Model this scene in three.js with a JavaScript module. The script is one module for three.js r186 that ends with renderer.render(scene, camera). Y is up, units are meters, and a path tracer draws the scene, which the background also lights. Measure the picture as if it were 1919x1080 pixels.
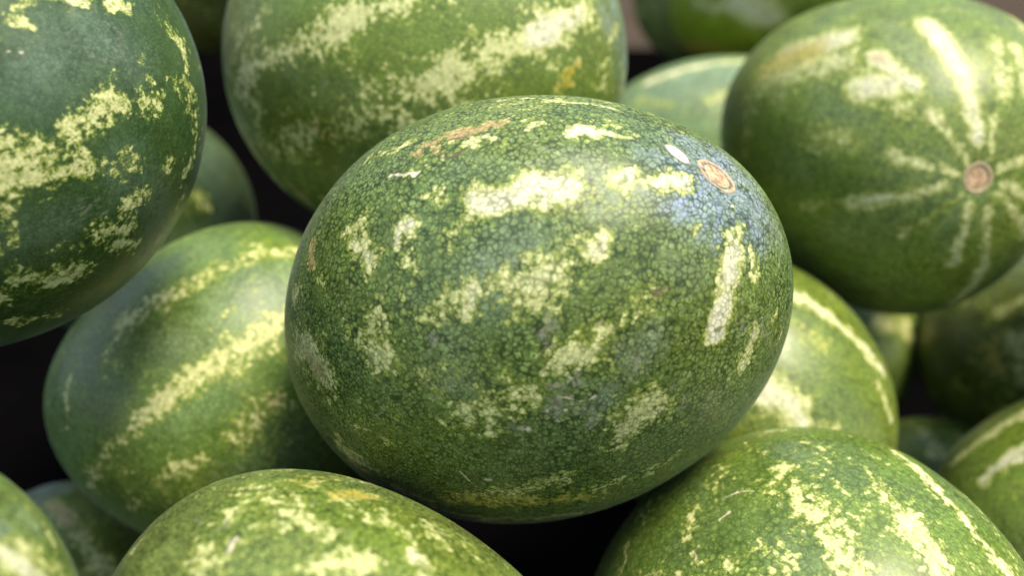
import * as THREE from 'three';

// ---------- camera, sky, sun, exposure ----------
const scene = new THREE.Scene();
const renderer = new THREE.WebGLRenderer({ antialias: true });
renderer.setSize(1024, 577);
renderer.toneMapping = THREE.LinearToneMapping;
renderer.toneMappingExposure = 1.85;
renderer.shadowMap.enabled = true;
renderer.shadowMap.type = THREE.PCFSoftShadowMap;

const camera = new THREE.PerspectiveCamera(36, 1024 / 577, 0.02, 60);
camera.position.set(0, 0.635, 0);
camera.rotation.set(THREE.MathUtils.degToRad(-25), 0, 0);
camera.focus = 0.405;
camera.userData.fStop = 3.5;
scene.add(camera);

const SUN = new THREE.Vector3(0.32, 0.9, 0.2).normalize();
{
  const w = 256, h = 128, data = new Float32Array(w * h * 4);
  for (let y = 0; y < h; y++) {
    const el = ((y + 0.5) / h - 0.5) * Math.PI, s = Math.sin(el);
    for (let x = 0; x < w; x++) {
      const az = ((x + 0.5) / w - 0.5) * 2 * Math.PI;
      const d = Math.cos(el) * Math.cos(az) * SUN.x + s * SUN.y + Math.cos(el) * Math.sin(az) * SUN.z;
      const t = Math.pow(Math.max(0, s), 0.55), halo = Math.pow(Math.max(0, d), 6) * 0.35;
      const i = (y * w + x) * 4;
      data[i] = s > 0 ? 0.58 - 0.31 * t + halo : 0.05;
      data[i + 1] = s > 0 ? 0.62 - 0.23 * t + halo : 0.05;
      data[i + 2] = s > 0 ? 0.66 - 0.04 * t + halo * 0.95 : 0.045;
      data[i + 3] = 1;
    }
  }
  const sky = new THREE.DataTexture(data, w, h, THREE.RGBAFormat, THREE.FloatType);
  sky.mapping = THREE.EquirectangularReflectionMapping;
  sky.magFilter = sky.minFilter = THREE.LinearFilter;
  sky.needsUpdate = true;
  scene.background = sky;
  scene.environment = sky;
  const sun = new THREE.DirectionalLight(0xfff1d4, 3.9);
  sun.position.copy(SUN).multiplyScalar(4).add(new THREE.Vector3(0, 0.3, -0.6));
  sun.target.position.set(0, 0.3, -0.6);
  sun.castShadow = true;
  sun.shadow.radius = 34;
  sun.shadow.mapSize.set(4096, 4096);
  Object.assign(sun.shadow.camera, { left: -2, right: 2, top: 2, bottom: -2, near: 0.5, far: 9 });
  sun.shadow.bias = -0.0004;
  scene.add(sun, sun.target);
}

// ---------- noise ----------
const ihash = (x, y, z, s) => {
  let h = Math.imul(x, 374761393) ^ Math.imul(y, 668265263) ^ Math.imul(z, 2147483647 ^ 0x5bd1e995) ^ Math.imul(s, 1274126177);
  h = Math.imul(h ^ (h >>> 15), 2246822519); h = Math.imul(h ^ (h >>> 13), 3266489917);
  return (h ^ (h >>> 16)) >>> 0;
};
const h01 = (x, y, z, s) => ihash(x, y, z, s) / 4294967296;
const LN = 64, LM = 63, LAT = new Float32Array(LN * LN * LN), LATI = new Uint32Array(LN * LN * LN);   // a periodic lattice of random values
for (let i = 0; i < LAT.length; i++) { LATI[i] = ihash(i & 63, (i >> 6) & 63, i >> 12, 9); LAT[i] = LATI[i] / 2147483648 - 1; }
function vnoise(x, y, z, s) {
  x += (s * 7.31) % 61; y += (s * 3.17) % 59; z += (s * 5.77) % 53;
  const X = Math.floor(x), Y = Math.floor(y), Z = Math.floor(z);
  let a = x - X, b = y - Y, c = z - Z;
  a = a * a * (3 - 2 * a); b = b * b * (3 - 2 * b); c = c * c * (3 - 2 * c);
  const x0 = X & LM, x1 = (X + 1) & LM, y0 = (Y & LM) << 6, y1 = ((Y + 1) & LM) << 6, z0 = (Z & LM) << 12, z1 = ((Z + 1) & LM) << 12;
  const p = LAT[x0 + y0 + z0], q = LAT[x0 + y1 + z0], r = LAT[x0 + y0 + z1], t = LAT[x0 + y1 + z1];
  const e = p + (LAT[x1 + y0 + z0] - p) * a, f = q + (LAT[x1 + y1 + z0] - q) * a, g = r + (LAT[x1 + y0 + z1] - r) * a, h = t + (LAT[x1 + y1 + z1] - t) * a;
  const m = e + (f - e) * b, n = g + (h - g) * b;
  return m + (n - m) * c;
}
const fbm = (x, y, z, s, n) => { let v = 0, a = 0.55, f = 1; for (let i = 0; i < n; i++) { v += a * vnoise(x * f, y * f, z * f, s + i); a *= 0.5; f *= 2.03; } return v; };
const W = { f1: 0, f2: 0, id: 0 };
function worley(x, y, z, s) {
  x += s % 61; y += (s * 3) % 59; z += (s * 5) % 53;
  const X = Math.floor(x), Y = Math.floor(y), Z = Math.floor(z);
  let f1 = 9, f2 = 9, id = 0;
  for (let k = -1; k <= 1; k++) for (let j = -1; j <= 1; j++) for (let i = -1; i <= 1; i++) {
    const h = LATI[((X + i) & LM) + (((Y + j) & LM) << 6) + (((Z + k) & LM) << 12)];
    const dx = X + i + (h & 1023) / 1023 - x, dy = Y + j + ((h >>> 10) & 1023) / 1023 - y, dz = Z + k + ((h >>> 20) & 1023) / 1023 - z;
    const d = dx * dx + dy * dy + dz * dz;
    if (d < f1) { f2 = f1; f1 = d; id = h; } else if (d < f2) f2 = d;
  }
  W.f1 = Math.sqrt(f1); W.f2 = Math.sqrt(f2); W.id = (Math.imul(id, 2654435761) >>> 0) / 4294967296;
}
const sstep = (a, b, v) => { const t = Math.min(1, Math.max(0, (v - a) / (b - a))); return t * t * (3 - 2 * t); };
const mix3 = (c, d, t) => { c[0] += (d[0] - c[0]) * t; c[1] += (d[1] - c[1]) * t; c[2] += (d[2] - c[2]) * t; };
const dirOf = (lon, lat) => { const o = lon * Math.PI / 180, a = lat * Math.PI / 180; return [Math.cos(a) * Math.cos(o), Math.sin(a), Math.cos(a) * Math.sin(o)]; };
const toSRGB = (v) => 255 * (v <= 0.0031308 ? v * 12.92 : 1.055 * Math.pow(Math.min(1, v), 1 / 2.4) - 0.055);

// ---------- setting ----------
function struct(name, geometry, material) {
  const m = new THREE.Mesh(geometry, material);
  m.name = name; m.userData.kind = 'structure'; m.receiveShadow = m.castShadow = true;
  scene.add(m); return m;
}
{
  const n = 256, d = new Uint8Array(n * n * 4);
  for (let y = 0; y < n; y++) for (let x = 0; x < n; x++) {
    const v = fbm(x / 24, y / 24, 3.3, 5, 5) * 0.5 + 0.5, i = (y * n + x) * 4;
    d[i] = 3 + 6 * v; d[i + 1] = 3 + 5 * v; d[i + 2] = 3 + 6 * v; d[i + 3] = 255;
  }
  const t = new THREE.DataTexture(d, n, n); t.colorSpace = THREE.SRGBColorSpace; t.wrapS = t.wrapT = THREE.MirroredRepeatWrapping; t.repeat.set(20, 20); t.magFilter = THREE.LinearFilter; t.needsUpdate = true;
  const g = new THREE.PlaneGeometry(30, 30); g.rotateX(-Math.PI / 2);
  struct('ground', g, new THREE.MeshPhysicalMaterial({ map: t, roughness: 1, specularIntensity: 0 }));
}
{
  const n = 256, d = new Uint8Array(n * n * 4);
  for (let y = 0; y < n; y++) for (let x = 0; x < n; x++) {
    const v = fbm(x / 60, y / 6, 1.3, 8, 5) * 0.5 + 0.5, i = (y * n + x) * 4;
    d[i] = 104 + 26 * v; d[i + 1] = 87 + 26 * v; d[i + 2] = 70 + 24 * v; d[i + 3] = 255;
  }
  const t = new THREE.DataTexture(d, n, n); t.colorSpace = THREE.SRGBColorSpace; t.wrapS = t.wrapT = THREE.MirroredRepeatWrapping; t.repeat.set(3, 1); t.magFilter = THREE.LinearFilter; t.needsUpdate = true;
  const wall = new THREE.Mesh(new THREE.BoxGeometry(12, 1.8, 0.1), new THREE.MeshStandardMaterial({ map: t, roughness: 0.85 }));
  wall.name = 'wall'; wall.position.set(0, 0.9, -3.7); wall.castShadow = wall.receiveShadow = true;
  wall.userData = { label: 'blurred plain brown wall far behind the watermelon heap', category: 'wall' };
  scene.add(wall);
}
const SHAPES = {
  main: { c: [0.0092, 0.3366, -0.4272], x: [-0.0437, 0.5842, -0.8104], y: [0.5476, 0.6925, 0.4697], r: [0.1035, 0.1424, 0.1277], face: [-0.455, 0.723, -0.52], bumps: [-0.0063,0.0175,0.0148,-0.0014,0.0178,-0,-0.014,-0.0161,-0.0154,-0.0041,-0.0044,-0.0176,-0.0001,0.0126,0.0026,-0.0094,0.0091,0.0082,-0.0082,0.011,0.0016,-0.0099,-0.0002,-0.005,-0.0026],
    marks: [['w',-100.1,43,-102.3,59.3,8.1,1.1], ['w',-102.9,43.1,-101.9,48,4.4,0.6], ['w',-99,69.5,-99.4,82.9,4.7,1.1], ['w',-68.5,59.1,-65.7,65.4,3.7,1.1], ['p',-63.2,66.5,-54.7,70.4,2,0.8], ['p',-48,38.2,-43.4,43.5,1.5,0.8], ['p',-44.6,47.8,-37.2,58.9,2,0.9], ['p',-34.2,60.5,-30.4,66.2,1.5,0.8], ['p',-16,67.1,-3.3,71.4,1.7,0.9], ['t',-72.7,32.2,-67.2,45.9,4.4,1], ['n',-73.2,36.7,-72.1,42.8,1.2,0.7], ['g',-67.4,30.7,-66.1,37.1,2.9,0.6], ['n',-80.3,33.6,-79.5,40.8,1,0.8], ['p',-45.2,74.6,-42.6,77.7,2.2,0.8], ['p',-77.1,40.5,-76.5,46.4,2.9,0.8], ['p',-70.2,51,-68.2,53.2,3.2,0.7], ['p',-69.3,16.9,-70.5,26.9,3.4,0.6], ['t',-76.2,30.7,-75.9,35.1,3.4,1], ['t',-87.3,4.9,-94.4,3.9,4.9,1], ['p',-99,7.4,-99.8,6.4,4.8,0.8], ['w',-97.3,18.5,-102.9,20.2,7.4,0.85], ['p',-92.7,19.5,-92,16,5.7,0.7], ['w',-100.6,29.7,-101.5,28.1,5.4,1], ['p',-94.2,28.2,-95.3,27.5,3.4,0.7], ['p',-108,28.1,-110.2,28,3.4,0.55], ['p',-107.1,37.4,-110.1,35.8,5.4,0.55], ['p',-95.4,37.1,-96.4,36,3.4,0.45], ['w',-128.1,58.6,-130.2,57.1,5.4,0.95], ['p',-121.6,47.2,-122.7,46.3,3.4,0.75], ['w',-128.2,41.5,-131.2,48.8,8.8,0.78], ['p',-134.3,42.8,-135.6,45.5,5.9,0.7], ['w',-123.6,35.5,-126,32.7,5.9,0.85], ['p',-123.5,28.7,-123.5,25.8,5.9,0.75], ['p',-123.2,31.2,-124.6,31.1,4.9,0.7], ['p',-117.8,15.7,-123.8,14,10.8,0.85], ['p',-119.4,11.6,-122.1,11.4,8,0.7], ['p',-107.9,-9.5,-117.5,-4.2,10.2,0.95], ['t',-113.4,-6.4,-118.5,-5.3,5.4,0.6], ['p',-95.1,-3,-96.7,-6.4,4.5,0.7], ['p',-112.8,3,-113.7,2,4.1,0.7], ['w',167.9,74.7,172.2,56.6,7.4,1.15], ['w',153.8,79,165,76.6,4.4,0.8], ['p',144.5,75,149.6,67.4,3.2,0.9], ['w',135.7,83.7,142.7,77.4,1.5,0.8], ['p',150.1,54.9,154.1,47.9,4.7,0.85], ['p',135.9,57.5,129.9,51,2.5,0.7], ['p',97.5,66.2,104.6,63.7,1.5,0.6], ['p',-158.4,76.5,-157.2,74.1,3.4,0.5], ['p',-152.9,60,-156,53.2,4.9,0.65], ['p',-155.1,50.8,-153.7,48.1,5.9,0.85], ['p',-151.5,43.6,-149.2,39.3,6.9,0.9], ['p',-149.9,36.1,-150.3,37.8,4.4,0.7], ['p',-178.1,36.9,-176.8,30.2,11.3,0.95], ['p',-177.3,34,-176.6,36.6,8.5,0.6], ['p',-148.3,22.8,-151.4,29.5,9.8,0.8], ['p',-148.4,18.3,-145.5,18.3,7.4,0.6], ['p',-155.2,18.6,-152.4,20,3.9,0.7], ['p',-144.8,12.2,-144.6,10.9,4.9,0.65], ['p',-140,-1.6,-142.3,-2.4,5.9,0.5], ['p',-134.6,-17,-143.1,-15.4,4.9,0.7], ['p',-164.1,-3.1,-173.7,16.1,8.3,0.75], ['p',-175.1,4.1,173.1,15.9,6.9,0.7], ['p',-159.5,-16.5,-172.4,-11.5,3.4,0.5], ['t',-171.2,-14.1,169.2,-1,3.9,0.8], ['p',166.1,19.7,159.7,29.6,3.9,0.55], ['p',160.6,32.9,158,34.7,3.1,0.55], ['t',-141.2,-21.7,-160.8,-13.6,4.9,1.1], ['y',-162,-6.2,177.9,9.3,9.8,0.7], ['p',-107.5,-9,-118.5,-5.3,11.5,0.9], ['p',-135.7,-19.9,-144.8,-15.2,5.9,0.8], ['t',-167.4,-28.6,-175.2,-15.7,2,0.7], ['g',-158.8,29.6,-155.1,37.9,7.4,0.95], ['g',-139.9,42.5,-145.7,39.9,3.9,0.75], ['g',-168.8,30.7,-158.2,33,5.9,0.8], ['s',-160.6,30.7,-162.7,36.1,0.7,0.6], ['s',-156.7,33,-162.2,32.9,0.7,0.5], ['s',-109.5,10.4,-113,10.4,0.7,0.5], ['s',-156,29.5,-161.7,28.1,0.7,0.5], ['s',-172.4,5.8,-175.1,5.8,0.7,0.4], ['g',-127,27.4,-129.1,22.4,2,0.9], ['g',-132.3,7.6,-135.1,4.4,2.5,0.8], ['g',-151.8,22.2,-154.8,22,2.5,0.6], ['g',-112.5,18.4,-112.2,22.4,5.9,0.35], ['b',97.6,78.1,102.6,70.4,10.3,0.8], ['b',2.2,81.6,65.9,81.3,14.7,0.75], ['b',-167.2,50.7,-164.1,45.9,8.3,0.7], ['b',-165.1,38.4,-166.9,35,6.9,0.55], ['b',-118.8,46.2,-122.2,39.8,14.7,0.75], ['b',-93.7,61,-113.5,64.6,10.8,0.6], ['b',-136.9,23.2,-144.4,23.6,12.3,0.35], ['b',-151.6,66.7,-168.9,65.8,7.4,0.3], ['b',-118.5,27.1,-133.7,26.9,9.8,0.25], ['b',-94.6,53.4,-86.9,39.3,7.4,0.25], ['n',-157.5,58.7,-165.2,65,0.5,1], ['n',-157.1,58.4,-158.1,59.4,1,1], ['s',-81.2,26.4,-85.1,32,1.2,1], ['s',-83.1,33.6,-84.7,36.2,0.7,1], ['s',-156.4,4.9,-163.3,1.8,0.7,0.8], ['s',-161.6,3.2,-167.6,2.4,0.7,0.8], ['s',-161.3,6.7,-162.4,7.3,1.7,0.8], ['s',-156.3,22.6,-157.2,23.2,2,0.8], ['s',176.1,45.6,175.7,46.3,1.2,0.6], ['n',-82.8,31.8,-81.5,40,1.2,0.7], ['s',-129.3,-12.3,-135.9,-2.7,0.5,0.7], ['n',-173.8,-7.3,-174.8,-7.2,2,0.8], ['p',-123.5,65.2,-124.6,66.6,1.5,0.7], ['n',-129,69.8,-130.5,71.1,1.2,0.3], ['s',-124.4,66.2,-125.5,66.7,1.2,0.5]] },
  left_top: { c: [-0.2776, 0.4504, -0.4168], x: [0.5307, 0.2703, 0.8033], y: [0.8015, 0.1482, -0.5793], r: [0.1097, 0.1283, 0.1144], face: [0.998, -0.007, -0.068], bumps: [0.0022,0.0092,0.0124,-0.0043,-0.0031,-0.0034,-0.0022,-0.0003,-0,-0.0002,0.003,-0.0255,-0.0228,0.0084,0.0064,-0.0004,0.0003,0.001,0.0002,-0.0005,-0.0008,-0.0003,-0.0001,-0,-0],
    marks: [['p',-13.2,20.3,-10.6,33.5,6.3,0.95], ['p',-12.5,32.3,-15.1,41.6,5.8,0.85], ['p',-18,5.9,-19.9,12.8,8.4,1], ['p',-21.8,12.8,-22.8,21,6.8,0.9], ['p',-14.6,8.9,-15.3,13.4,3.1,0.6], ['p',-10.6,8.5,-11.3,9.6,4.7,0.8], ['p',-14.8,13.6,-14.7,16.1,3.7,0.7], ['p',-23.8,4,-25.4,4.8,4.2,0.7], ['p',-0.1,61.1,-12.3,57.5,2.9,0.85], ['t',-9.9,47.8,-18.5,57.2,1.3,0.8], ['p',-32.1,54.3,-38.3,54.2,2.9,0.7], ['p',-35.2,40.7,-37.7,40.3,2.9,0.75], ['p',-43.3,53.6,-50.5,45.3,2.4,0.8], ['p',-37.8,27.3,-38.2,29.7,4.7,0.65], ['p',-41.2,18.5,-46.1,24.9,5.8,0.8], ['p',-49.6,23.5,-53.3,25.2,3.9,0.65], ['w',-43.2,1.8,-50.1,11.4,6.3,0.9], ['p',-46.4,-2.2,-47.8,-1.6,4.7,0.8], ['p',-58.9,-2.1,-63.9,5.7,3.9,0.75], ['w',14.2,21.2,13.8,44.5,3.1,1], ['p',10.9,18.6,10.4,20.3,2.6,0.8], ['t',-61.5,37.8,-57.3,45.3,1.8,0.6], ['b',3.3,25.3,-0.8,17.7,18.3,0.35], ['b',-2.5,39.6,6.1,30.8,13.1,0.35], ['b',-27.8,29.2,-55.5,33.6,14.4,0.3], ['b',-33.5,10.7,-31.8,5.3,15.7,0.25], ['s',5.1,14.2,4,17.5,0.5,0.7], ['g',-33.8,22.1,-37,21.9,2.6,0.5]] },
  top: { c: [-0.0628, 0.431, -0.648], x: [-0.1738, 0.9843, -0.0295], y: [0.9619, 0.1761, 0.2093], r: [0.1287, 0.1453, 0.1214], face: [0.139, 0.329, -0.934], bumps: [-0.001,-0.001,-0.0009,0.003,-0.0008,0.0002,0.0006,-0.0066,-0.0112,0.0029,0.0004,0.0002,-0.0005,-0.0024,-0.0037,0.0008,0.0007,-0.0002,-0.0064,0.0028,0.0056,0.0127,-0.0009,-0.0025,0.0029],
    marks: [['p',-78.1,-39.5,-71.3,-14.7,9,0.9], ['p',-71.3,-14.7,-68.7,-2.4,9.7,1], ['p',-68.7,-2.4,-65.4,13.5,7.6,0.9], ['p',-71.8,-48.7,-63.6,-36.1,4.9,0.6], ['p',-61.7,-29.2,-57.5,-24.5,4.5,0.75], ['p',-81.6,-44.9,-86.1,-34.8,7.6,0.6], ['p',-86.6,1.6,-87.2,9.4,7,0.8], ['p',-88.8,10.4,-87.5,22.3,10.4,0.95], ['p',-87.5,22.3,-81.9,33.6,13.2,1], ['p',-80.3,33.8,-79.1,43.9,9.7,0.95], ['w',-78.1,44.1,-67.1,59.7,12.5,1.15], ['p',-69.5,54.7,-61.5,62.1,8.7,0.7], ['p',-93.5,-1.4,-94.3,8.6,8.3,0.75], ['t',-94.5,-13.6,-97.8,-11.4,9.7,0.7], ['p',-98.5,-20,-101.7,-27,9,0.75], ['p',-97.1,-29.3,-96.1,-14,6.3,0.6], ['p',-103.5,-32.1,-107.9,-39.4,5.6,0.6], ['p',-88.5,-5.8,-92.4,-3.8,4.9,0.7], ['t',-93.6,-54.5,-110.8,-47.7,4.5,0.5], ['p',-114,-49.8,-128,-38.5,4.9,0.6], ['t',-120,-34.4,-127.5,-31.5,6.3,0.9], ['y',-97.7,53.8,-99.6,50.7,7.6,1], ['y',-94.4,57.2,-95.8,54.9,5.6,0.8], ['w',-89.2,72,-71,80.4,4.2,0.9], ['p',-148.4,75.8,-160.8,71.7,2.4,0.8], ['p',-100.8,67.4,-100.3,70.8,3.5,0.6], ['l',-82.1,-10.3,-65.4,31.1,31.3,0.7], ['l',-76.6,-26.9,-62.6,-13.8,20.9,0.7], ['l',-91.2,36.6,-100.8,13.1,20.9,0.35], ['b',-58.7,70.8,-76.7,76.6,10.4,0.7], ['b',-79.8,-16.2,-85.7,-5.1,17.4,0.25]] },
  far_right: { c: [0.2986, 0.353, -0.6941], x: [0.4089, 0.8989, -0.1574], y: [0.0141, 0.1663, 0.986], r: [0.1246, 0.1501, 0.1295], face: [-0.064, 0.913, -0.404], bumps: [-0.0276,-0.021,-0.0127,-0.0064,0.0157,0.0051,0.0009,0.1128,0.0571,0.0134,-0.0093,-0.0135,-0.0123,-0.0092,-0.006,-0.0209,-0.0096,-0.0036,-0.0007,-0.0281,0.0076,0.0158,-0.0241,-0.0142,-0.0228],
    marks: [['w',-34.9,38.3,-31.9,58,10.9,1.05], ['w',-31.9,58,-29.4,78.4,10.9,1], ['w',-76.8,17.6,-61.6,30.1,15.1,1], ['y',-83.5,12.2,-71.3,25.3,14.2,0.75], ['p',-84.7,16.6,-68.1,36.5,20.9,0.75], ['w',-74.7,47.3,-65.9,52.8,13.4,1.05], ['w',-59.8,42.7,-57.6,56.9,8.4,0.95], ['p',-69.4,41.9,-67.8,58.9,20.9,0.6], ['t',-59.8,42.7,-58.8,45.2,3.3,0.6], ['p',-100,65,-103.2,83.1,8.4,0.95], ['w',-103,69.7,-99.5,82.9,4.2,0.8], ['p',-60.9,66.9,-59.8,83.4,7.5,0.85], ['p',-131.6,55.4,-130.8,80.3,9.2,0.85], ['w',-131.3,57,-129.7,65.9,5,0.9], ['p',-131.6,38.3,-130.9,55.5,6.7,0.6], ['p',-166.2,82.9,-160.6,63.5,6.7,0.65], ['p',163.2,81.6,157.9,62,7.5,0.85], ['p',130.4,79.7,138.1,54.8,8.4,0.9], ['p',138.1,54.8,142.9,36.2,6.7,0.85], ['p',102.1,81.4,104.5,58.6,9.2,0.9], ['p',37.1,82.7,45.5,72.5,7.5,0.95], ['p',78.5,81.7,83.7,69.7,8.4,0.95], ['p',-12.2,71.7,3.7,84.8,5.9,0.85], ['p',-28.7,76.8,-24.7,85.4,4.2,0.7], ['w',-11.9,47.9,-9.1,62.3,6.7,0.7], ['p',-11.6,46.8,-7.1,64.6,10.9,0.7], ['p',-1.1,45.9,8.5,61,7.5,0.8], ['p',-103.9,40.5,-97.6,54,15.1,0.55], ['p',-26.4,32,-40.1,35.1,8.4,0.5], ['l',-109.7,49.6,-100.3,34.1,46,0.9], ['l',-164.7,52.6,-161.1,42.6,20.9,0.9], ['l',-46.4,67.4,-81.9,66.1,41.8,0.6], ['l',-24.1,43.4,-38.4,32.5,29.3,0.7], ['b',-44.8,38.9,-49.2,57.7,25.1,0.5], ['b',-95.4,47.1,-111.9,39.7,25.1,0.3], ['p',4.3,19.8,4.5,34.9,5.9,0.7], ['p',-97.2,12.9,-91.6,21.5,16.7,0.55], ['p',-108.5,13.1,-102,18.1,10.5,0.5], ['y',-116.9,8.6,-111.8,16.8,8.4,0.4]] },
  mid_left: { c: [-0.1918, 0.2289, -0.5426], x: [-0.4771, 0.2339, -0.8472], y: [0.8729, 0.2386, -0.4257], r: [0.1057, 0.1245, 0.1103], face: [-0.718, 0.022, -0.696], bumps: [0.0009,0.0223,0.0068,-0.0497,-0.0118,-0.0173,-0.0058,0.0181,0.0094,-0.0233,0.0054,-0.0562,0.0124,0.0711,-0.053,-0.0016,0.0493,-0.008,-0.0526,0.0023,-0.0431,0.006,-0.0053,0.0387,0.01],
    marks: [['p',-107.8,-32.7,-98.8,-20.7,6.4,0.75], ['p',-98.8,-20.7,-99,5.8,7.8,0.9], ['p',-99,5.8,-93.4,33.7,7.1,0.9], ['p',-158.4,-57.7,-141.9,-42.7,6,0.8], ['p',-141.9,-42.7,-132.7,-22.4,6,0.85], ['p',-132.7,-22.4,-129.1,-8.5,7.8,0.85], ['p',-129.1,-8.5,-121.7,23.7,8.8,0.95], ['p',-121.7,23.7,-114.9,42.7,8.5,0.9], ['p',-150.5,-6.6,-148.8,8.5,9.2,0.75], ['t',-147.3,4.4,-148.4,11.1,4.2,0.5], ['p',-155.9,-26.9,-154.5,-17.8,7.8,0.75], ['p',-168.8,-45.9,-165.2,-40.6,7.8,0.6], ['p',-101.5,-45.6,-121.3,-53.8,3.2,0.7], ['t',-83.8,-50.9,-82.4,-41.1,3.2,0.6], ['p',-132.4,0.8,-132.3,2.4,4.6,0.7], ['b',-115.3,13,-111.2,27.4,21.2,0.7], ['b',-118,6,-118.2,-10.9,21.2,0.5], ['b',-138.8,-18.3,-138.7,-4.5,15.9,0.2], ['l',-98.3,-10,-90.5,23.3,21.2,0.4], ['l',-125.9,-27,-133.7,-35.3,21.2,0.4]] },
  low_left: { c: [-0.0742, 0.2096, -0.2629], x: [0.6226, -0.6369, 0.4546], y: [-0.2544, -0.7141, -0.6522], r: [0.1282, 0.1449, 0.1031], face: [-0.123, -0.992, -0.01], bumps: [0.0077,-0.0069,0.0068,-0.0026,0.0516,-0.0048,0.0034,0.0232,0.0042,-0.0002,0.0089,-0.0104,0.0051,-0.0029,0.0011,0.0383,-0.0134,0.0019,-0.0009,-0.0237,-0.0026,-0.0011,-0.0356,0.0008,0.0069],
    marks: [['p',157.1,-41.2,148.1,-48,5.3,1.1], ['w',162.8,-43.7,154.6,-43.9,4.4,0.8], ['p',162.4,-29.9,155.2,-36.8,6.2,0.85], ['p',155.3,-39.6,158,-45.6,5.8,0.8], ['p',179.9,-42.2,179.3,-45.9,7.5,1], ['p',-179.6,-37.7,172.7,-43.1,3.5,0.7], ['p',-168.6,-18.5,-171.8,-20,3.5,0.75], ['p',-179.4,-20.9,178.1,-22.8,2.7,0.5], ['w',129.7,-42,124.9,-47.6,3.8,1], ['w',124.9,-47.6,121.5,-53.2,4,1], ['p',132.6,-37.4,129.7,-42,3.5,0.9], ['p',151.5,-55.8,141.5,-54.5,6.6,0.85], ['y',141.9,-34,135.3,-32.5,7.5,0.9], ['y',151.2,-29.8,136.9,-14,7.5,0.7], ['l',152,-33.9,135.7,-46.7,24.4,1], ['l',158,-26.4,139.5,-15.4,13.3,0.9], ['l',166.6,-35.4,173.1,-41.2,13.3,0.5], ['g',171,-39.7,174.2,-40.4,3.5,0.7], ['g',151.1,-38.7,149.9,-39.2,2.2,0.6], ['g',170.4,-44.4,174.1,-47.7,1.3,0.8], ['s',170,-44.2,174.3,-47.2,0.7,0.7], ['g',144.5,-48,141.9,-49.1,3.1,0.5], ['p',112.7,-30.7,107.2,-35,1.8,0.6], ['p',118.5,-40.1,114.2,-38.4,2.2,0.5]] },
  corner: { c: [-0.2347, 0.3123, -0.1961], x: [-0.7097, 0.6448, -0.2837], y: [0.6809, 0.7312, -0.0415], r: [0.0899, 0.099, 0.0901], face: [-0.168, 0.843, -0.511], bumps: [0.0002,0.0001,-0.0001,-0.0004,0.0001,-0.0002,-0.0005,-0.0013,-0.0014,0.0006,0.0004,0.0003,0.0002,0.0001,-0.0002,0.0001,-0.0001,-0.0003,-0.0006,-0.0008,-0.0009,-0.0009,0.0004,0.0004,-0.0003],
    marks: [['w',138.5,73.9,141,67.7,7.5,1], ['p',124.4,70.3,126.8,68.9,4.7,0.7], ['p',115.6,58.6,119.5,56.5,2.8,0.8], ['p',86.5,65.8,91,63.6,2,0.8], ['p',129.7,75.9,131,75.2,3.9,0.6], ['b',101.5,65,107.7,63.4,7.9,0.4]] },
  low_right: { c: [0.1572, 0.1735, -0.3456], x: [-0.6916, 0.575, 0.4372], y: [-0.4254, 0.1648, -0.8899], r: [0.1084, 0.1253, 0.122], face: [0.89, -0.33, -0.314], bumps: [0.0004,0.0237,-0.0039,-0.0082,0.0182,0.0105,0.0022,0.0141,0.0098,0.0134,-0.0048,0.0116,0.0384,-0.003,-0.0236,0.0022,0.0215,0.0099,-0.0085,0.0118,0.0122,0.0019,0.0108,0.0072,0.009],
    marks: [['p',-42.4,19,-38.9,6.7,6.7,0.95], ['w',-38.9,5.9,-39.5,-0.8,7.8,0.95], ['p',-39.4,7.3,-38.7,-11.1,9.5,0.95], ['p',-39.5,9,-35.7,8.2,3.3,0.7], ['w',-58.5,5.4,-55.8,-6.3,4.7,0.85], ['p',-55.8,-6.3,-54.6,-17.9,7.8,1], ['p',-58.4,8.4,-59.1,4.4,2.8,0.7], ['w',-80.1,14.4,-75.5,-0.2,3.9,1], ['w',-75.5,-0.2,-74.8,-11.9,4.7,1.1], ['w',-74.8,-11.9,-74.8,-21.7,4.5,1.1], ['p',-72.3,25.7,-80.8,14,2.2,0.85], ['p',-53.6,16.8,-54.2,11.7,2.2,0.8], ['p',-57.3,26,-54.5,22.4,2.8,0.6], ['p',-45.8,36.4,-46.2,28.9,2.8,0.7], ['p',-18.8,25.3,-13.2,19.1,3.9,0.7], ['p',-17.5,8,-16.3,4.4,3.6,0.85], ['p',4.3,33.2,7.2,26.8,2.5,0.7], ['p',-41,-11.7,-36.4,-10.5,6.7,0.8], ['p',-92.8,-14.7,-99.6,-16,2.2,0.7], ['l',-47.5,-5,-63.6,-15.5,33.4,0.7], ['l',-48.2,18.3,-56.3,16.1,13.9,0.3], ['g',-21.9,19.5,-15,15.4,1.9,0.9], ['g',-24.3,20.5,-27.2,21.1,2.2,0.7], ['s',-16,16.3,-12,12.8,0.8,0.8], ['s',-25.2,21.9,-30.3,20.8,0.7,0.8], ['s',-30.3,20.8,-34.2,17.5,0.6,0.6], ['s',-22.5,16.8,-26.1,17.3,0.6,0.6], ['n',-34.4,42.8,-39.4,37.5,3.3,0.5], ['b',-29.9,-1.8,-28,2.5,11.1,0.35], ['b',-50.7,26.2,-51.7,21.8,11.1,0.3]] },
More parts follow.
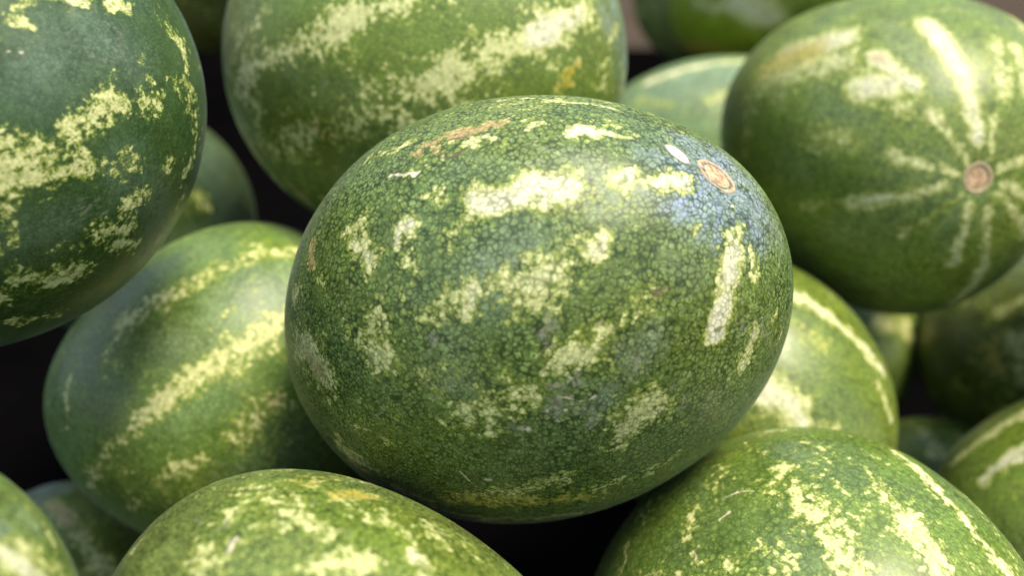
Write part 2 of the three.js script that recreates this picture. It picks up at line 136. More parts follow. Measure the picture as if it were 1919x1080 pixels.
  right_behind: { c: [0.1588, 0.2056, -0.5692], x: [0.5629, 0.7846, -0.2599], y: [0.6575, -0.2346, 0.716], r: [0.1047, 0.1258, 0.1023], face: [0.054, 0.322, -0.945], bumps: [0.0003,0.0006,0.0009,0.0034,-0.002,-0.006,-0.019,0.0041,0.0112,-0.005,-0,0,0.0004,0.0021,0.0119,0.0003,0.0003,-0.0012,-0.011,-0.002,-0.0062,-0.0192,0.0048,0.0181,0.005],
    marks: [['w',-38.4,6.9,-31.1,22.6,8.1,1.05], ['w',-31.1,22.6,-16.1,43.2,7.4,1], ['w',-78.9,20.8,-75.4,34.6,14.8,1.1], ['w',-75.4,34.6,-75.8,39.1,9.6,1], ['w',-26.5,47.6,-17.7,60.3,5.2,0.9], ['p',-70.3,47.8,-72.4,44,5.2,0.8], ['y',-49.2,19.9,-44.9,26.3,14.8,0.5], ['l',-56.3,20.2,-51.6,35.5,33.3,0.9], ['p',-41.9,37.5,-40.7,39.8,7.4,0.3]] },
  right_edge: { c: [0.4188, 0.1294, -0.4893], x: [-0.5257, 0.7639, -0.3744], y: [0.8302, 0.5566, -0.0302], r: [0.11, 0.1319, 0.11], face: [0.469, -0.163, -0.868], bumps: [-0,-0,-0.0001,0.0009,-0,-0.0001,-0.0002,-0,-0.0003,0,-0,-0,-0,0.0002,-0.0008,-0,-0.0001,0,0.0005,-0,-0.0002,0.0001,-0,-0.0004,-0.0001],
    marks: [['p',1.2,-27.3,-2.7,-13.8,5.4,0.95], ['p',-2.7,-13.8,-3.4,-1.2,5.9,1], ['w',-20.9,-24,-21.3,-12.5,6.3,0.95], ['w',-21.3,-12.5,-21.2,-7.2,7.5,1], ['l',-24.2,-21.6,-31.9,-14.8,41.8,1]] },
  small_left: { c: [-0.3387, 0.2733, -0.7452], x: [0.9122, 0.297, -0.2822], y: [0.3556, -0.232, 0.9054], r: [0.1056, 0.115, 0.1044], face: [0.211, 0.843, -0.495], bumps: [],
    marks: [['p',-30.4,38.4,-22.9,41.9,6.7,0.6], ['b',-19.6,16.7,-7.5,27.2,28.6,0.15]] },
  grey_back: { c: [0.2363, 0.2468, -0.997], x: [-0.107, 0.8872, -0.4488], y: [0.9885, 0.1435, 0.048], r: [0.1248, 0.1643, 0.1252], face: [-0.139, -0.132, -0.981], bumps: [],
    marks: [['w',-35.5,-24,-35.3,-6.9,9.5,1.1], ['w',-35.3,-6.9,-35.7,13.2,7.1,1.1], ['p',-48.5,-32.1,-62.4,-20,8.3,0.6], ['w',-65.2,-4.4,-59.1,5.9,7.1,0.7], ['b',-48.3,-16.5,-52.8,2.9,41.4,0.8]] },
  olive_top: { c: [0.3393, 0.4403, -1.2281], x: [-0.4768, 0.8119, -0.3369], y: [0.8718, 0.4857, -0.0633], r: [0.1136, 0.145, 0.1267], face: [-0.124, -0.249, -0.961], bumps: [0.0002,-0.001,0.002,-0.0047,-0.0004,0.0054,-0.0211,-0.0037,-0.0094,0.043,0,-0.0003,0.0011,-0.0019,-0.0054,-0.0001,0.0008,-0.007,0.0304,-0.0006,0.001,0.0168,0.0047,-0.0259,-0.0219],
    marks: [['w',-104.6,-31.1,-122.7,-21,28.9,0.95], ['y',126.5,-80.5,-145.8,-56,15.9,1.1], ['y',-143.9,-55.8,-156.1,-38.7,14.4,1], ['p',-87.8,-50.6,-99.8,-43.5,15.9,0.8], ['p',-135.6,-23.3,-133.7,-12.4,14.4,0.5]] },  // wide pale and yellow marks also paint bounced light on the underside
  far_back: { c: [0.299, 0.3974, -1.455], x: [-0.9665, 0.1221, -0.2256], y: [0.1925, 0.9265, -0.3232], r: [0.1099, 0.1217, 0.1101], face: [-0.013, -0.256, -0.967], bumps: [],
    marks: [['p',-25.3,-30.4,-19.8,-37.9,6.8,0.5]] },
  pale_gap: { c: [0.3193, 0.0986, -0.8312], x: [-0.9435, 0.2439, -0.2243], y: [0.2783, 0.9507, -0.1367], r: [0.1051, 0.1151, 0.1049], face: [0.226, 0.231, -0.946], bumps: [],
    marks: [['p',-107.3,32.8,-135.4,33,11.2,1], ['p',-129.2,30.2,-145.3,26.3,7.8,0.8], ['b',-107.9,28.9,-116.6,22.4,22.3,0.6]] },
  dark_right: { c: [0.5219, 0.1491, -0.735], x: [-0.1061, 0.878, -0.4668], y: [0.9773, 0.1786, 0.1136], r: [0.112, 0.1298, 0.1081], face: [0.069, -0.358, -0.931], bumps: [],
    marks: [['p',-62.8,-37.4,-61.2,-27.2,7.7,0.8], ['p',-79.5,-34.1,-83,-30.9,14.3,0.9], ['y',-81.8,-44.6,-93.7,-41.5,8.8,0.8], ['p',-93.8,-33.7,-102.4,-32.4,7.7,0.8], ['y',-110.6,-60.9,-117.4,-55.6,7.7,0.6]] },
  dark_low: { c: [0.3902, 0.009, -0.6629], x: [-0.2203, 0.9019, -0.3715], y: [0.9176, 0.0624, -0.3926], r: [0.0925, 0.1059, 0.0876], face: [0.352, -0.619, -0.702], bumps: [],
    marks: [['p',-17,-4.7,-33.7,-11.9,8.5,0.6], ['l',-26.1,-9.1,-35.1,-9.9,31.8,0.6]] },
  back_left: { c: [-0.2986, 0.4961, -0.9218], x: [-0.467, 0.7727, -0.43], y: [0.6501, 0.6296, 0.4253], r: [0.1, 0.115, 0.1], face: [-0.505, 0.642, -0.577], bumps: [],
    marks: [] },
  added_shade_right: { c: [0.5181, 0.3367, -0.5545], x: [-0.3322, 0.7318, -0.5951], y: [0.6504, 0.6346, 0.4174], r: [0.1156, 0.1318, 0.1144], face: [0.002, 0.042, -0.999], bumps: [],
    marks: [] },
  shade_low: { c: [-0.3321, 0.0163, -0.5157], x: [-0.9061, -0.176, 0.3847], y: [-0.2893, 0.9213, -0.2599], r: [0.0936, 0.1209, 0.0965], face: [-0.242, 0.326, -0.914], bumps: [],
    marks: [['t',-123.3,68.7,-123.2,56.5,9,0.9], ['p',-120.6,48.3,-123.3,41.8,9.9,0.8], ['p',-121.7,36.3,-123.8,29.7,9,0.8], ['t',-127.7,53,-129,50.7,7.2,0.6]] },
};
// ---------- watermelons ----------
const MONO = [];
for (const n of [3, 4]) for (let i = 0; i <= n; i++) for (let j = 0; j <= n - i; j++) MONO.push([i, j, n - i - j]);
const NET = [0.013, 0.028, 0.006], BODY = [0.080, 0.136, 0.022], RING = [0.235, 0.315, 0.105], OLIVE = [0.125, 0.158, 0.010], TEAL = [0.105, 0.160, 0.075], WAX_SHEEN = [0.25, 0.31, 0.30], YEL = [0.225, 0.285, 0.030], PALE = [0.56, 0.575, 0.26], WHITE = [0.64, 0.625, 0.45];
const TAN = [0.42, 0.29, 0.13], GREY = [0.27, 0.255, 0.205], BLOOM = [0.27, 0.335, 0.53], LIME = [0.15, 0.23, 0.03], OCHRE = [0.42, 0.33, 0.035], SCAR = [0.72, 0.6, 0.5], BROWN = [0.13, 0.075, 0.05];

function makeRindTextures(s, o) {
  const w = o.size, h = w / 2, col = new Uint8Array(w * h * 4), aux = new Uint8Array(w * h * 4), R = s.r, seed = o.seed;
  const kinds = { w: [], p: [], y: [], t: [], g: [], b: [], l: [], n: [], s: [] };
  for (const [k, lo0, la0, lo1, la1, wd, st] of s.marks) {
    const a = dirOf(lo0, la0), b = dirOf(lo1, la1), A = a.map((v, i) => v * R[i]), B = b.map((v, i) => v * R[i]), D = B.map((v, i) => v - A[i]);
    kinds[k].push({ A, D, l2: D[0] * D[0] + D[1] * D[1] + D[2] * D[2] + 1e-12, w: wd / 1000, s: 'wpyt'.includes(k) ? st * o.gain : st });
  }
  const field = (list, x, y, z, soft0, soft1) => {
    let best = 0;
    const pf = o.taper ? 0.45 + 0.55 * sstep(0.0, 0.09, Math.hypot(x, z)) : 1;   // stripes narrow towards the scar
    for (const m of list) {
      const px = x - m.A[0], py = y - m.A[1], pz = z - m.A[2];
      let t = (px * m.D[0] + py * m.D[1] + pz * m.D[2]) / m.l2; t = t < 0 ? 0 : t > 1 ? 1 : t;
      const ex = px - t * m.D[0], ey = py - t * m.D[1], ez = pz - t * m.D[2], d2 = ex * ex + ey * ey + ez * ez, w0 = m.w * pf, lim = w0 * soft1;
      if (d2 > lim * lim) continue;
      const v = m.s * (1 - sstep(soft0, soft1, Math.sqrt(d2) / w0));
      if (v > best) best = v;
    }
    return best;
  };
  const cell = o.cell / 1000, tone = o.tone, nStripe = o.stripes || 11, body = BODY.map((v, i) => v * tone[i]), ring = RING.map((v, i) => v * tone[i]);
  const c = [0, 0, 0];
  for (let j = 0; j < h; j++) {
    const lat = ((j + 0.5) / h - 0.5) * Math.PI, cl = Math.cos(lat), sl = Math.sin(lat);
    for (let i = 0; i < w; i++) {
      const lon = ((i + 0.5) / w) * 2 * Math.PI, nx = cl * Math.cos(lon), ny = sl, nz = cl * Math.sin(lon);
      const x = nx * R[0], y = ny * R[1], z = nz * R[2];
      const facing = nx * s.face[0] + ny * s.face[1] + nz * s.face[2];
      if (facing < -0.15 && ((i & 1) || (j & 1)) && j) {   // the far side, coarser
        const a = (j * w + i) * 4, b = (j & 1) ? a - w * 4 : a - 4;
        for (let q = 0; q < 4; q++) { col[a + q] = col[b + q]; aux[a + q] = aux[b + q]; }
        continue;
      }
      // ragged edges: the sampling point wanders
      const q1 = fbm(x * 130, y * 130, z * 130, seed + 11, 3), q2 = fbm(x * 130, y * 130, z * 130, seed + 17, 3), q3 = fbm(x * 130, y * 130, z * 130, seed + 23, 3), k = o.warp;
      const X = x + q1 * k, Y = y + q2 * k, Z = z + q3 * k;
      const coarse = fbm(x * 60, y * 60, z * 60, seed + 31, 3), fine = fbm(x * 420, y * 420, z * 420, seed + 41, 3);
      const cs = o.cell2 && ny + 0.5 * q1 < 0.1 ? o.cell2 / 1000 : cell;   // the netting is finer away from the stem
      worley(x / cs + q2 * 0.4, y / cs + q3 * 0.4, z / cs + q1 * 0.4, seed + 3);
      const f1 = W.f1, edge = W.f2 - W.f1, id = W.id, fr1 = 1.25 / cs;
      // thin winding veins (level lines of a noise) that close into small rings
      const vn = vnoise(x * fr1 + fine * 0.5, y * fr1 + q1 * 0.8, z * fr1 + q2 * 0.8, seed + 37) + 0.35 * vnoise(x * fr1 * 2.1, y * fr1 * 2.1, z * fr1 * 2.1, seed + 38), va = Math.abs(vn);
      const brk = sstep(-0.45, 0.25, fbm(x * 190, y * 190, z * 190, seed + 47, 2));
      const vein = Math.max((1 - sstep(0.03, 0.23, edge)) * (0.3 + 0.7 * brk), (1 - sstep(0.03, 0.2, va)) * (0.95 - 0.45 * brk)) * o.net;
      const halo = sstep(0.08, 0.2, va) * (1 - sstep(0.26, 0.48, va)) * 0.75 + sstep(0.14, 0.28, f1) * (1 - sstep(0.34, 0.5, f1)) * 0.4;
      // pale marks
      const mw = field(kinds.w, X, Y, Z, 0.1, 1.7), mp = field(kinds.p, X, Y, Z, 0.0, 1.75), my = field(kinds.y, X, Y, Z, 0.1, 1.5), mt = field(kinds.t, X, Y, Z, 0.1, 1.6);
      let m = Math.max(mw, mp, my * 0.9, mt * 0.9);
      const hidden = 1 - sstep(0.0, 0.28, facing);
      if (hidden > 0) {
        const st = (lon / (2 * Math.PI)) * nStripe + fbm(y * 14, x * 9, z * 9, seed + 51, 2) * 0.35, fr = Math.abs(st - Math.floor(st) - 0.5) * 2;
        m = Math.max(m, hidden * (1 - sstep(0.05, 0.5, fr)) * (0.75 + coarse * 0.9) * sstep(1.0, 0.8, Math.abs(ny)));
      }
      const mot = o.mottle * sstep(-0.05, 0.65, fbm(x * 48, y * 48, z * 48, seed + 33, 3));
      m = Math.max(m, mot * (1 - sstep(0.9, 0.96, ny) * o.bloomSheen));
      const t = m + (m > 0.02 ? 0.5 * coarse * (1 - 0.45 * mw) + 0.42 * (id - 0.5) * (1 - 0.4 * mw) + 0.62 * fine * (1 - 0.3 * mw) + 0.25 * (halo - 0.3) : 0) * o.broken;
      const pale = sstep(0.42, 0.92, t), yel = sstep(0.17, 0.6, t);
      const wide = fbm(x * 22, y * 22, z * 22, seed + 61, 2);
      const lime = field(kinds.l, X, Y, Z, 0.0, 1.3) * (0.8 + 0.5 * coarse), bloomSheen = field(kinds.b, x + q1 * 0.004, y + q2 * 0.004, z, 0.0, 1.6);  // b marks: wax bloom, and sky sheen painted into the rind colour
      // green ground
      c[0] = body[0]; c[1] = body[1]; c[2] = body[2];
      mix3(c, wide > 0 ? TEAL : OLIVE, Math.min(0.6, Math.abs(wide) * 1.5) * o.drift);
      mix3(c, ring, Math.min(0.9, halo * (0.4 + 0.8 * id) * o.rings));
      const shade = 1 + 0.3 * coarse + 0.35 * fine; c[0] *= shade; c[1] *= shade; c[2] *= shade;
      if (lime > 0) mix3(c, LIME, Math.min(0.85, lime * 0.85));
      const polar = sstep(0.93, 0.985, ny + 0.02 * coarse) * o.bloomSheen;
      const waxSheen = Math.min(0.8, bloomSheen * (0.42 + 0.3 * coarse + 0.25 * fine)); if (waxSheen > 0) mix3(c, WAX_SHEEN, waxSheen);  // wax bloom together with a painted bluish sky reflection
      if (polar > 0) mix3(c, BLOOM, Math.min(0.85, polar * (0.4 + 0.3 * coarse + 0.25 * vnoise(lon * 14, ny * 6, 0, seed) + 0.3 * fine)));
      mix3(c, YEL, yel * 0.85);
      const P = [PALE[0], PALE[1], PALE[2]]; mix3(P, WHITE, sstep(0.7, 1.15, mw + 0.3 * coarse)); mix3(P, OCHRE, Math.min(1, my * 1.1)); mix3(P, TAN, Math.min(1, mt * 1.2));
      const pv = 0.86 + 0.2 * id + 0.25 * fine; P[0] *= pv; P[1] *= pv; P[2] *= pv;
      mix3(c, P, pale);
      { const N0 = [NET[0] * tone[0], NET[1] * tone[1], NET[2] * tone[2]]; mix3(N0, [0.10, 0.14, 0.03], pale * 0.8); mix3(c, N0, vein * (0.94 - 0.14 * pale - 0.3 * waxSheen)); }
      // scuffs, scars, scratches
      const gr = field(kinds.g, X, Y, Z, 0.0, 1.5), streak = fbm(x * 900, y * 240, z * 900, seed + 71, 3);
      if (gr > 0) mix3(c, GREY, sstep(0.2, 0.9, gr * (0.62 + 1.5 * streak + 1.3 * fine)) * (0.62 - 0.35 * vein));
      const sc = field(kinds.s, x + q1 * 0.003, y + q2 * 0.003, z + q3 * 0.003, 0.2, 1.5); if (sc > 0) mix3(c, SCAR, sstep(0.15, 0.6, sc * (0.8 + 1.3 * fine)) * 0.75);
      const br = field(kinds.n, x + q1 * 0.003, y + q2 * 0.003, z + q3 * 0.003, 0.3, 1.4); if (br > 0) mix3(c, BROWN, sstep(0.15, 0.6, br * (0.8 + 1.3 * fine)) * 0.8);
      // dust specks and hairline scratches
      const hair = Math.abs(vnoise(x * 210 + q1, y * 34, z * 210, seed + 81)), wear = sstep(0.1, 0.5, vnoise(x * 32, y * 32, z * 32, seed + 87));
      const hr = (1 - sstep(0.0, 0.022, hair)) * wear * sstep(0.1, 0.4, vnoise(x * 160, y * 90, z * 160, seed + 91)) * o.wear;
      if (hr > 0) mix3(c, GREY, hr * 0.7);
      const dust = sstep(0.3, 0.6, fbm(x * 40, y * 40, z * 40, seed + 95, 2)) * sstep(0.05, 0.45, streak + 0.4 * fine) * o.grime; if (dust > 0) mix3(c, GREY, dust * 0.5);
      const a = (j * w + i) * 4;
      col[a] = toSRGB(c[0]); col[a + 1] = toSRGB(c[1]); col[a + 2] = toSRGB(c[2]); col[a + 3] = 255;
      const bump = 128 - 25 * vein + 50 * fine + 50 * coarse - 40 * br + 25 * gr;
      aux[a] = Math.min(255, Math.max(0, bump));                                             // height
      aux[a + 1] = 255 * Math.min(0.95, Math.max(0.25, o.rough + 0.1 * coarse + 0.1 * fine + 0.18 * pale * 0.5 + 0.3 * gr + 0.25 * sc + 0.12 * bloomSheen)); // roughness in g
      aux[a + 2] = 0; aux[a + 3] = 255;
    }
  }
  const make = (d, srgb) => { const t = new THREE.DataTexture(d, w, h); t.wrapS = THREE.RepeatWrapping; t.magFilter = t.minFilter = THREE.LinearFilter; if (srgb) t.colorSpace = THREE.SRGBColorSpace; t.needsUpdate = true; return t; };
  return [make(col, true), make(aux, false)];
}

function makeWatermelon(key, name, label, o) {
  const s = SHAPES[key];
  o = { size: 1024, seed: 1, cell: 3.0, tone: [1, 1, 1], rings: 0.6, broken: 1, bloomSheen: 0.5, wear: 0.7, rough: 0.42, drift: 0.8, net: 0.8, warp: 0.006, cell2: 0, grime: 0.7, mottle: 0.25, gain: 1, seg: 128, ...o };
  const ex = new THREE.Vector3(...s.x).normalize(), ey = new THREE.Vector3(...s.y).normalize(), ez = new THREE.Vector3().crossVectors(ex, ey).normalize();
  ex.crossVectors(ey, ez);
  const basis = new THREE.Matrix4().makeBasis(ex, ey, ez);
  const surface = (lon, lat, out) => {
    const [x, y, z] = dirOf(lon, lat);
    let k = 1;
    for (let i = 0; i < s.bumps.length; i++) { const e = MONO[i]; k += s.bumps[i] * x ** e[0] * y ** e[1] * z ** e[2]; }
    k += 0.006 * fbm(x * 1.9, y * 1.9, z * 1.9, o.seed + 201, 2) + 0.0026 * vnoise(x * 5, y * 5, z * 5, o.seed + 207);
    const pole = Math.acos(Math.min(1, y)); k -= 0.014 * Math.exp(-(pole * pole) / 0.012);   // the rind dips round the stem
    return out.set(x * s.r[0] * k, y * s.r[1] * k, z * s.r[2] * k).applyMatrix4(basis);
  };
  const nu = o.seg, nv = o.seg / 2, pos = [], nor = [], uv = [], idx = [], p = new THREE.Vector3(), a = new THREE.Vector3(), b = new THREE.Vector3(), e = 0.35;
  let low = 9;
  const normalAt = (lon, lat) => {
    const la = Math.min(89.4, Math.max(-89.4, lat)), du = surface(lon + e / Math.cos(la * Math.PI / 180), la, a).clone().sub(surface(lon - e / Math.cos(la * Math.PI / 180), la, b)), dv = surface(lon, la + e, a).clone().sub(surface(lon, la - e, b));
    return dv.cross(du).normalize();
  };
  for (let j = 0; j <= nv; j++) for (let i = 0; i <= nu; i++) {
    const lon = 360 * i / nu, lat = 180 * j / nv - 90;
    surface(lon, lat, p); low = Math.min(low, p.y); pos.push(p.x, p.y, p.z); uv.push(i / nu, j / nv);
    const n = normalAt(lon, lat); nor.push(n.x, n.y, n.z);
    if (i < nu && j < nv) { const q = j * (nu + 1) + i; if (j < nv - 1) idx.push(q, q + nu + 1, q + nu + 2); if (j > 0) idx.push(q, q + nu + 2, q + 1); }
  }
  for (let i = 1; i < pos.length; i += 3) pos[i] -= low;
  const g = new THREE.BufferGeometry();
  g.setAttribute('position', new THREE.Float32BufferAttribute(pos, 3)); g.setAttribute('normal', new THREE.Float32BufferAttribute(nor, 3)); g.setAttribute('uv', new THREE.Float32BufferAttribute(uv, 2)); g.setIndex(idx);
  const [map, aux] = makeRindTextures(s, o);
  const mat = new THREE.MeshPhysicalMaterial({ map, roughness: 1, roughnessMap: aux, metalness: 0, bumpMap: aux, bumpScale: 0.00013, ior: 1.45, sheen: 0.1, sheenRoughness: 0.55, sheenColor: new THREE.Color(0.75, 0.85, 0.9) });
  const group = new THREE.Group(); group.name = name; group.position.set(s.c[0], s.c[1] + 0.08 + low, s.c[2]);
  group.userData = { label, category: 'watermelon', group: 'watermelons heaped in a pile' };
  scene.add(group);
  const part = (n, geo, m, lab) => { const k = new THREE.Mesh(geo, m); k.name = n; k.castShadow = k.receiveShadow = true; if (lab) k.userData.label = lab; group.add(k); return k; };
  part('rind', g, mat);
  // a round of dry corky tissue set on the rind, edge sunk in it: rows of [radius, height], colour from a small computed texture
  const patch = (n, lon, lat, ru, rv, turn, rows, paint, lab) => {
    const c0 = surface(lon, lat, new THREE.Vector3()).clone(), nn = normalAt(lon, lat), tu = (Math.abs(nn.x) < 0.9 ? new THREE.Vector3(1, 0, 0) : new THREE.Vector3(0, 0, 1)), seg = 48, P = [], U = [], I = [];
    tu.addScaledVector(nn, -tu.dot(nn)).normalize(); const tv = new THREE.Vector3().crossVectors(nn, tu);
    const ct = Math.cos(turn), st = Math.sin(turn), inv = new THREE.Matrix4().copy(basis).invert(), q = new THREE.Vector3(), L = new THREE.Vector3();
    rows.forEach(([r, hgt], j) => {
      for (let i = 0; i < seg; i++) {
        const th = i / seg * 2 * Math.PI, rr = r * (1 + 0.14 * fbm(Math.cos(th) * 1.4, Math.sin(th) * 1.4, 0, o.seed + 301, 3)), u0 = Math.cos(th) * ru * rr, v0 = Math.sin(th) * rv * rr;
        q.copy(c0).addScaledVector(tu, u0 * ct - v0 * st).addScaledVector(tv, u0 * st + v0 * ct);
        L.copy(q).applyMatrix4(inv); const dx = L.x / s.r[0], dy = L.y / s.r[1], dz = L.z / s.r[2], l = Math.hypot(dx, dy, dz);
        surface(Math.atan2(dz, dx) * 180 / Math.PI, Math.asin(dy / l) * 180 / Math.PI, q);
        q.addScaledVector(nn, hgt * (1 + 0.25 * vnoise(u0 * 900, v0 * 900, j, o.seed + 311)));
        P.push(q.x, q.y - low, q.z); U.push(0.5 + 0.5 * r * Math.cos(th), 0.5 + 0.5 * r * Math.sin(th));
        if (j) { const k0 = (j - 1) * seg + i, k1 = (j - 1) * seg + (i + 1) % seg, k2 = j * seg + i, k3 = j * seg + (i + 1) % seg; I.push(k0, k3, k1, k0, k2, k3); }
      }
    });
    const geo = new THREE.BufferGeometry(); geo.setAttribute('position', new THREE.Float32BufferAttribute(P, 3)); geo.setAttribute('uv', new THREE.Float32BufferAttribute(U, 2)); geo.setIndex(I); geo.computeVertexNormals();
    const N = 128, d = new Uint8Array(N * N * 4), c = [0, 0, 0];
    for (let y = 0; y < N; y++) for (let x = 0; x < N; x++) { const u = (x + 0.5) / N * 2 - 1, v = (y + 0.5) / N * 2 - 1; paint(c, u, v, Math.hypot(u, v)); const i = (y * N + x) * 4; d[i] = toSRGB(c[0]); d[i + 1] = toSRGB(c[1]); d[i + 2] = toSRGB(c[2]); d[i + 3] = 255; }
    const t = new THREE.DataTexture(d, N, N); t.colorSpace = THREE.SRGBColorSpace; t.magFilter = t.minFilter = THREE.LinearFilter; t.needsUpdate = true;
    return part(n, geo, new THREE.MeshStandardMaterial({ map: t, roughness: 0.85, bumpMap: t, bumpScale: 0.0003 }), lab);
  };
  return { group, patch };
}
const stemRows = (k) => [[1.0, -0.0003], [0.95, 0.00015 * k], [0.88, 0.0005 * k], [0.8, 0.0003 * k], [0.72, -0.0001], [0.6, 0.00005], [0.45, 0.0002], [0.3, 0.0002], [0.12, 0.00025], [0.001, 0.00025]];
const stemPaint = (c, u, v, r) => {
  const n = fbm(u * 5, v * 5, 1, 77, 4), a = Math.atan2(v, u), rr = r + 0.09 * n + 0.05 * vnoise(u * 2.2, v * 2.2, 3, 79);
  c[0] = 0.58; c[1] = 0.38; c[2] = 0.22;
  mix3(c, [0.76, 0.56, 0.38], 0.55 * sstep(0, 0.5, Math.sin(r * 34 + n * 8)));
  mix3(c, [0.26, 0.13, 0.07], sstep(0.1, 0.45, vnoise(u * 8, v * 8, 4, 78)) * 0.6);
  mix3(c, [0.17, 0.085, 0.06], sstep(0.6, 0.68, rr) * (1 - sstep(0.74, 0.84, rr)) * (0.55 + 0.45 * Math.sin(a + 0.6 + n)));  // shadow of the recess painted in, darker on one side
  mix3(c, [0.50, 0.38, 0.25], sstep(0.78, 0.86, rr) * 0.8);
  mix3(c, [0.17, 0.20, 0.17], sstep(0.9, 1.0, rr));
  if (Math.abs(u * 0.5 + v - 0.05 + n * 0.2) < 0.05 && r < 0.6) mix3(c, [0.2, 0.1, 0.05], 0.6);
  const k = 0.85 + 0.4 * n; c[0] *= k; c[1] *= k; c[2] *= k;
};

const main = makeWatermelon('main', 'watermelon', 'large sharp mottled green watermelon on top in the middle, brown stem scar at upper right', { size: 2048, seed: 101, gain: 1.06, cell: 2.8, cell2: 2.05, rings: 1.0, net: 1, wear: 1.4, grime: 1.2, mottle: 0.14, tone: [1, 1, 1], bloomSheen: 1, seg: 224 });
main.patch('stem_scar', 18.8, 86, 0.0110, 0.0072, -0.44, stemRows(1), stemPaint, 'round corky tan stem scar with recess shadow painted as a dark ring');
main.patch('rind_scar', -49.1, 79.5, 0.0066, 0.0036, -0.6, [[1, -0.0002], [0.93, 0.0001], [0.8, 0.0002], [0.5, 0.0001], [0.2, 0.0001], [0.001, 0.0001]],
  (c, u, v, r) => { const n = fbm(u * 4, v * 4, 2, 91, 4); c[0] = 0.74 + 0.1 * n; c[1] = 0.64 + 0.12 * n; c[2] = 0.56 + 0.12 * n; if (r > 0.86) mix3(c, [0.3, 0.2, 0.12], 0.7); if (Math.hypot(u - 0.2, v + 0.3) < 0.18) mix3(c, [0.06, 0.05, 0.05], 0.8); }, 'small pale healed scar beside the stem');
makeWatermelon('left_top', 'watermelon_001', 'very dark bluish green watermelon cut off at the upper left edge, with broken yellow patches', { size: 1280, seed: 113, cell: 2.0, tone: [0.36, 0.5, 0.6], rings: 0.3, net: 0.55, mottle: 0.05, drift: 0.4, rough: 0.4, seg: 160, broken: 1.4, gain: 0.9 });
makeWatermelon('top', 'watermelon_002', 'light green watermelon behind the central one, two ragged pale diagonal bands rising to the right', { size: 1280, seed: 127, cell: 3.0, tone: [1.3, 1.2, 0.9], rings: 0.4, net: 0.55, mottle: 0.4, seg: 160, broken: 1.4, gain: 0.92 });
const far = makeWatermelon('far_right', 'watermelon_003', 'blurred watermelon at right with pale stripes radiating from a round brown scar', { seed: 131, tone: [1.7, 1.5, 1.0], rings: 0.4, bloomSheen: 0.1, taper: 1, broken: 0.55, warp: 0.003, mottle: 0.18 });
far.patch('stem_scar', 0, 90, 0.0102, 0.0102, 0, stemRows(1), stemPaint, 'round reddish brown scar where the stripes meet');
makeWatermelon('mid_left', 'watermelon_004', 'blurred watermelon with long slanting pale stripes, under the dark one at left', { seed: 137, tone: [1.3, 1.35, 1.3], rings: 0.4, broken: 1.0, gain: 0.8, net: 0.5, warp: 0.0045, mottle: 0.3 });
makeWatermelon('low_left', 'watermelon_005', 'yellowish mottled watermelon under the lower left of the central one, cut by the bottom edge', { size: 1536, seed: 139, cell: 2.3, tone: [1.3, 1.15, 0.8], mottle: 0.72, net: 1, rings: 0.9, seg: 160, wear: 1, broken: 1.25, gain: 0.92 });
makeWatermelon('corner', 'watermelon_006', 'watermelon filling the bottom left corner, green with pale speckled patch', { seed: 149, cell: 2.5, rings: 0.8, mottle: 0.4, tone: [1.1, 1.1, 1] });
makeWatermelon('low_right', 'watermelon_007', 'sunlit watermelon under the lower right of the central one, pale yellow bands running down right', { size: 1536, seed: 151, cell: 3.0, tone: [1.25, 1.25, 1.0], rings: 0.4, net: 0.6, mottle: 0.3, seg: 160, wear: 1, broken: 1.35, gain: 0.92 });
makeWatermelon('right_behind', 'watermelon_008', 'blurred yellow-green watermelon with broad whitish bands, peeking out right of the central one', { seed: 157, tone: [1.6, 1.35, 0.9], rings: 0.3, broken: 0.6 });
makeWatermelon('right_edge', 'watermelon_009', 'blurred lime watermelon cut by the right edge, just above the lower right sunlit one', { seed: 163, tone: [1.6, 1.4, 0.9], rings: 0.3, broken: 0.6 });
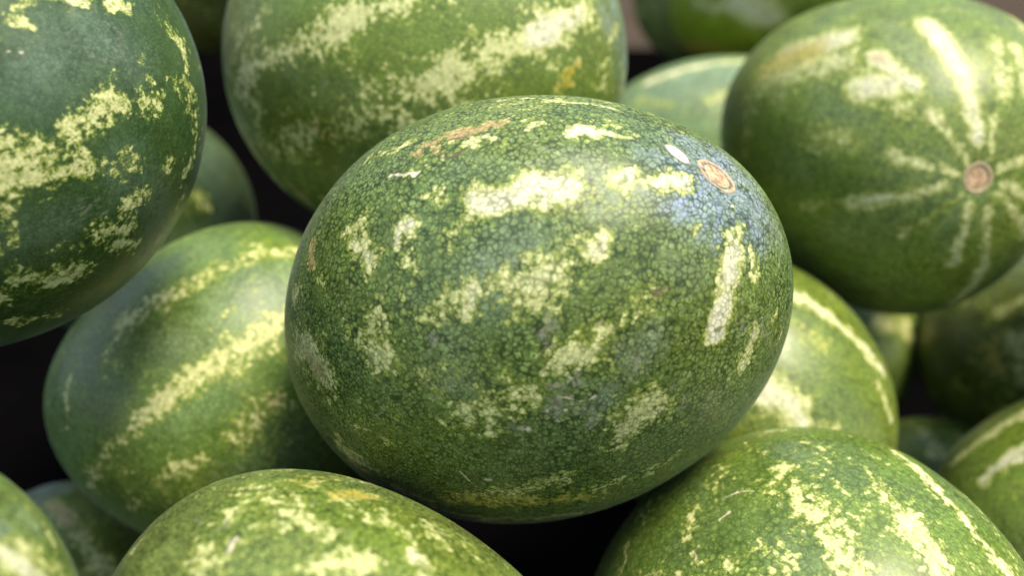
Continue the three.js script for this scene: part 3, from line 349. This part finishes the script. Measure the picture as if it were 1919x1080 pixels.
makeWatermelon('grey_back', 'watermelon_010', 'blurred pale grey-green watermelon top showing between the upper middle and the right melon', { size: 512, seed: 167, tone: [1.8, 1.75, 3.2], rings: 0.3, broken: 0.5 });
makeWatermelon('olive_top', 'watermelon_011', 'blurred olive watermelon, yellowish underside painted bounce-lit, at the top edge, right of the banded one', { size: 512, seed: 173, tone: [3.0, 2.5, 0.9], rings: 0.1, warp: 0.003, mottle: 0.3, broken: 0.6 });  // tone raised as well, bounced light put into the colour
makeWatermelon('far_back', 'watermelon_012', 'sliver of greyish green watermelon at the top edge, left of the olive one', { size: 512, seed: 179, tone: [2, 1.6, 2], rings: 0.3 });
makeWatermelon('pale_gap', 'watermelon_013', 'small pale glimpse of a watermelon under the radiating-striped one, right of the yellow-green one', { size: 512, seed: 181, tone: [1.6, 1.5, 1.6], rings: 0.3, broken: 0.6 });
makeWatermelon('dark_right', 'watermelon_014', 'watermelon in deep shade at the right edge, faint yellow blotches, below the radiating-striped one', { size: 512, seed: 191, tone: [1.0, 0.8, 0.5], rings: 0.3, broken: 0.6, mottle: 0.5 });
makeWatermelon('dark_low', 'watermelon_015', 'dim olive watermelon low in the gap between the two sunlit ones at lower right', { size: 512, seed: 193, tone: [1.1, 1, 0.8], rings: 0.3 });
makeWatermelon('shade_low', 'watermelon_016', 'shaded mottled watermelon low in the gap beside the bottom left corner one', { size: 512, seed: 197, tone: [1.2, 1, 0.9], rings: 0.3, broken: 0.7 });
makeWatermelon('back_left', 'watermelon_019', 'blurred brownish grey watermelon underside at the top edge, between the dark and the banded one', { size: 512, seed: 223, tone: [1.6, 1.0, 1.0], rings: 0.3 });
makeWatermelon('added_shade_right', 'watermelon_018', 'unseen watermelon added beyond the right edge to shade the gap', { size: 512, seed: 211 });  // added out of view so its shadow darkens the right-hand gap
makeWatermelon('small_left', 'watermelon_017', 'blurred plain green watermelon glimpsed between the dark upper left one and the banded one', { size: 512, seed: 199, tone: [0.42, 0.5, 0.6], rings: 0.3, mottle: 0 });

renderer.render(scene, camera);
